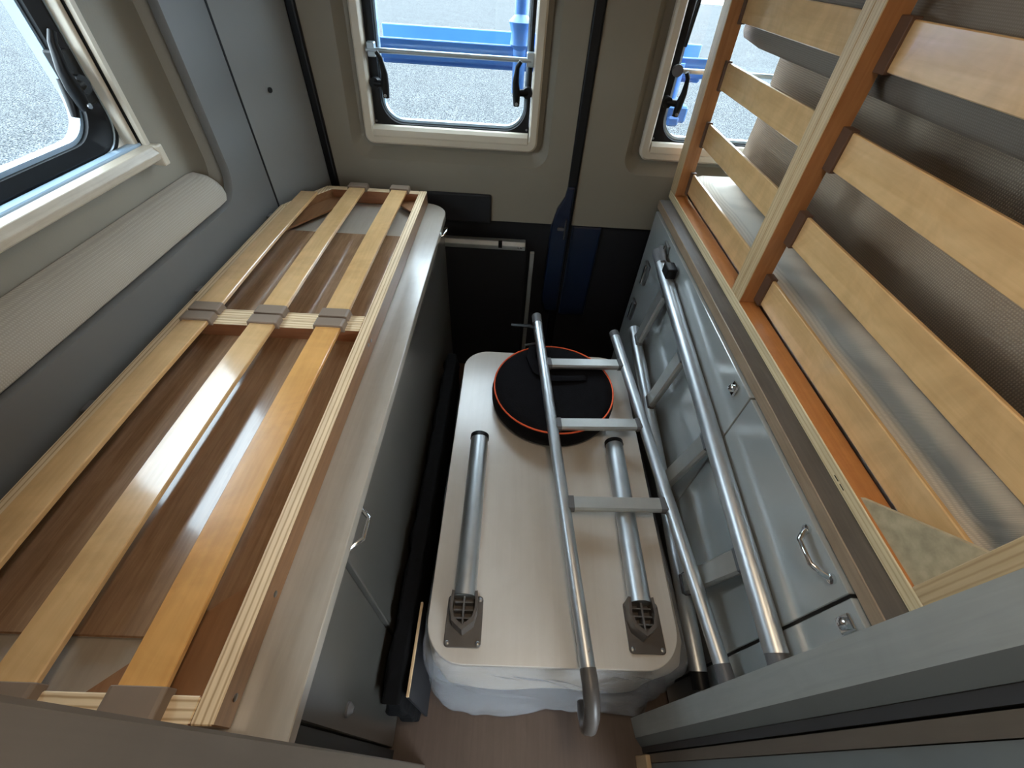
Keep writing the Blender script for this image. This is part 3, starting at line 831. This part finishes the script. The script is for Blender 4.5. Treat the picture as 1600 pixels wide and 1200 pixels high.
MB().tube([(0.10, 1.10, 0.535), (0.09, 1.04, 0.542), (0.11, 0.97, 0.546), (0.16, 0.94, 0.543), (0.22, 0.945, 0.542), (0.27, 0.955, 0.538)], [0.014, 0.016, 0.016, 0.014, 0.012, 0.013], 10, flat=0.4, up=(0, 0, 1)).build('strap', M['black_cloth'], bg_, smooth=True)
MB().tube([(0.07, 1.108, 0.534), (0.12, 1.125, 0.534)], 0.004, 8).build('zip_pull', M['steel'], bg_, smooth=True)

# ================================================================== LADDERS
def ladder(root, L0, L1, R0, R1, ts, rail_r, rung_w, rung_t, flatup, conn):
    L0, L1, R0, R1 = map(Vector, (L0, L1, R0, R1))
    MB().tube([L0, L1], rail_r, 24).build('rail', M['alu'], root, smooth=True)
    MB().tube([R0, R1], rail_r, 24).build('rail', M['alu'], root, smooth=True)
    for (ta_, tb_) in ts:
        a = L0.lerp(L1, ta_); b = R0.lerp(R1, tb_)
        d = (b - a).normalized()
        up = Vector(flatup); up = (up - d * up.dot(d)).normalized()
        side = d.cross(up)
        def bar(p, q, w, t, nm, mat, par, bev):
            mb = MB()
            prof_ = [(-w, -t * 0.4), (-w * 0.8, -t), (w * 0.8, -t), (w, -t * 0.4), (w, t * 0.4), (w * 0.8, t), (-w * 0.8, t), (-w, t * 0.4)]
            mb.loft([[p + side * u + up * v for u, v in prof_], [q + side * u + up * v for u, v in prof_]], True, True)
            return mb.build(nm, mat, par, bev)
        p0, p1 = a + d * (rail_r * 0.8), b - d * (rail_r * 0.8)
        rg = bar(p0 + d * 0.012, p1 - d * 0.012, rung_w, rung_t, 'rung', M['alu_matt'], root, 0)
        bar(p0 - d * 0.004, p0 + d * 0.013, rung_w * 1.12, rung_t * 1.2, 'rung_bracket', M[conn], rg, 0)
        bar(p1 - d * 0.013, p1 + d * 0.004, rung_w * 1.12, rung_t * 1.2, 'rung_bracket', M[conn], rg, 0)

la = thing('bunk_ladder', (0.28, 0.66, 0.452), 'aluminium bunk ladder lying across the round bag and the upturned table', 'ladder', 'bunk ladders')
A0 = (0.207, 0.165, 0.475); A1 = (0.1135, 1.1745, 0.580)
B0 = (0.478, 0.175, 0.510); B1 = (0.398, 1.155, 0.552)
def tat(P0, P1, y): return (y - P0[1]) / (P1[1] - P0[1])
ladder(la, A0, A1, B0, B1, [(tat(A0, A1, 0.99), tat(B0, B1, 1.02)), (tat(A0, A1, 0.757), tat(B0, B1, 0.772)), (tat(A0, A1, 0.517), tat(B0, B1, 0.518))], 0.0165, 0.019, 0.010, (0, 0, 1), 'plastic_grey')
MB().tube([A0, (0.209, 0.140, 0.475), (0.210, 0.112, 0.472), (0.211, 0.088, 0.455), (0.211, 0.074, 0.425), (0.211, 0.076, 0.390), (0.211, 0.095, 0.368), (0.211, 0.122, 0.362)], [0.0175, 0.0175, 0.017, 0.016, 0.015, 0.0145, 0.0135, 0.012], 16).build('hook', M['plastic_dark'], la, smooth=True)
MB().tube([(0.207, 0.195, 0.490), (0.207, 0.195, 0.494)], 0.005, 10).build('screw', M['steel'], la, smooth=True)
MB().tube([A1, (0.1105, 1.214, 0.584)], 0.0175, 16).build('end_cap', M['plastic_grey'], la, smooth=True)
MB().tube([B0, (0.482, 0.135, 0.508)], 0.0175, 16).build('foot', M['plastic_grey'], la, smooth=True)
MB().tube([B1, (0.3955, 1.18, 0.553)], 0.0172, 16).build('end_cap', M['plastic_grey'], la, smooth=True)
st = MB().tube([(0.112, 1.15, 0.580), (0.085, 1.155, 0.584), (0.02, 1.165, 0.578)], [0.010, 0.010, 0.008], 10, flat=0.35, up=(0, 0, 1)).build('strap', M['black'], la, smooth=True)

lb2 = thing('bunk_ladder', (0.48, 0.70, 0.40), 'aluminium bunk ladder standing on its side against the glossy grey cabinet doors', 'ladder', 'bunk ladders')
U0 = (0.504, 0.165, 0.672); U1 = (0.504, 1.235, 0.806)
D0 = (0.489, 0.185, 0.362); D1 = (0.487, 1.24, 0.528)
ladder(lb2, U0, U1, D0, D1, [(tat(U0, U1, y - 0.02), tat(D0, D1, y + 0.02)) for y in (0.345, 0.615, 0.885, 1.15)], 0.0205, 0.024, 0.010, (1, 0, 0), 'plastic_grey')
MB().tube([U1, (0.503, 1.30, 0.814)], 0.0195, 16).build('end_cap', M['plastic_grey'], lb2, smooth=True)
MB().tube([(0.503, 1.22, 0.822), (0.512, 1.30, 0.832)], 0.010, 12).build('hook', M['plastic_grey'], lb2, smooth=True)
box('clip', M['black'], (0.490, 0.522, 1.135, 1.185, 0.812, 0.845), lb2, 0.004, seg=2)
MB().tube([U0, (0.503, 0.135, 0.668)], 0.0195, 16).build('foot', M['plastic_grey'], lb2, smooth=True)
MB().tube([D0, (0.489, 0.150, 0.357)], 0.0195, 16).build('foot', M['black'], lb2, smooth=True)
for yy in (0.185,):
    screw(lb2, (0.487, yy, 0.675), 'x', -0.0045, 'steel', -0.003)

# ================================================================== BLACK PANEL AT THE REAR DOOR
bp = thing('black_panel', (-0.09, 1.555, 0.0), 'flat black panel with an aluminium top rail standing against the left rear door', 'panel')
box('board', M['black_panel'], (-0.262, 0.070, 1.550, 1.565, 0.001, 0.665), bp, 0.002)
tr_ = MB(); tr_.prism([(-0.262, 1.535, 0.662), (-0.262, 1.533, 0.682), (-0.262, 1.545, 0.694), (-0.262, 1.57, 0.694), (-0.262, 1.57, 0.662)], (0.325, 0, 0))
tr_ = tr_.build('top_rail', M['alu_matt'], bp, 0.002)
box('catch', M['black'], (-0.045, -0.03, 1.53, 1.545, 0.672, 0.697), tr_, 0.001)
for xx in (0.035, 0.047): screw(tr_, (xx, 1.534, 0.676), 'y', -0.004, 'chrome', -0.002)
box('side_strip', M['alu_matt'], (0.085, 0.103, 1.548, 1.565, 0.001, 0.648), bp, 0.002)

# ================================================================== DARK BAG behind near-right post, floor clutter
# ================================================================== OUTSIDE: carrier on the rear doors
ca = thing('bike_carrier', (0.05, 1.98, 1.10), 'blue plastic bike carrier tray mounted outside behind the rear door windows', 'carrier')
ty = MB()
def trough(x): return [(x, 1.86, 1.265), (x, 1.865, 1.215), (x, 2.10, 1.215), (x, 2.105, 1.275), (x, 2.115, 1.275), (x, 2.11, 1.205), (x, 1.855, 1.205), (x, 1.85, 1.265)]
ty.loft([trough(-0.54), trough(-0.52), trough(0.70), trough(0.72)], True, True)
ty.build('tray', M['blue'], ca, 0.003)
box('tray_beam', M['blue'], (-0.51, 0.69, 1.93, 2.02, 1.180, 1.204), ca, 0.006)
po = MB().tube([(0.0, 1.84, 1.13), (0.0, 1.845, 1.25), (0.0, 1.84, 1.62)], 0.022, 14).build('post', M['blue'], ca, smooth=True)
MB().lathe([(0.012, -0.05), (0.034, -0.03), (0.030, 0.0), (0.040, 0.03), (0.018, 0.05)], (0.0, 1.84, 1.30), 14).build('clamp', M['blue'], po, smooth=True)
po2 = MB().tube([(0.56, 1.84, 1.13), (0.56, 1.845, 1.25)], 0.03, 14).build('clamp', M['blue'], ca, smooth=True)
box('foot_bracket', M['blue'], (0.50, 0.60, 1.70, 1.86, 1.10, 1.15), ca, 0.006)
box('foot_bracket', M['blue'], (0.535, 0.575, 1.69, 1.72, 1.09, 1.12), ca, 0.006)
box('foot_bracket', M['blue'], (0.17, 0.27, 1.69, 1.90, 1.17, 1.20), ca, 0.006)

# ================================================================== CEILING LAMP (above and behind the camera)
cl = thing('ceiling_lamp', (0.16, 0.10, 1.95), 'round warm white ceiling lamp above the aisle between the beds', 'lamp')
MB().lathe([(0.11, 0.0), (0.11, -0.012), (0.098, -0.02)], (0.16, 0.10, 1.9498), 32).build('lamp_ring', M['frame'], cl, smooth=True)
MB().lathe([(0.094, -0.018), (0.09, -0.026), (0.02, -0.03)], (0.16, 0.10, 1.9498), 32).build('diffuser', M['lamp'], cl, smooth=True)
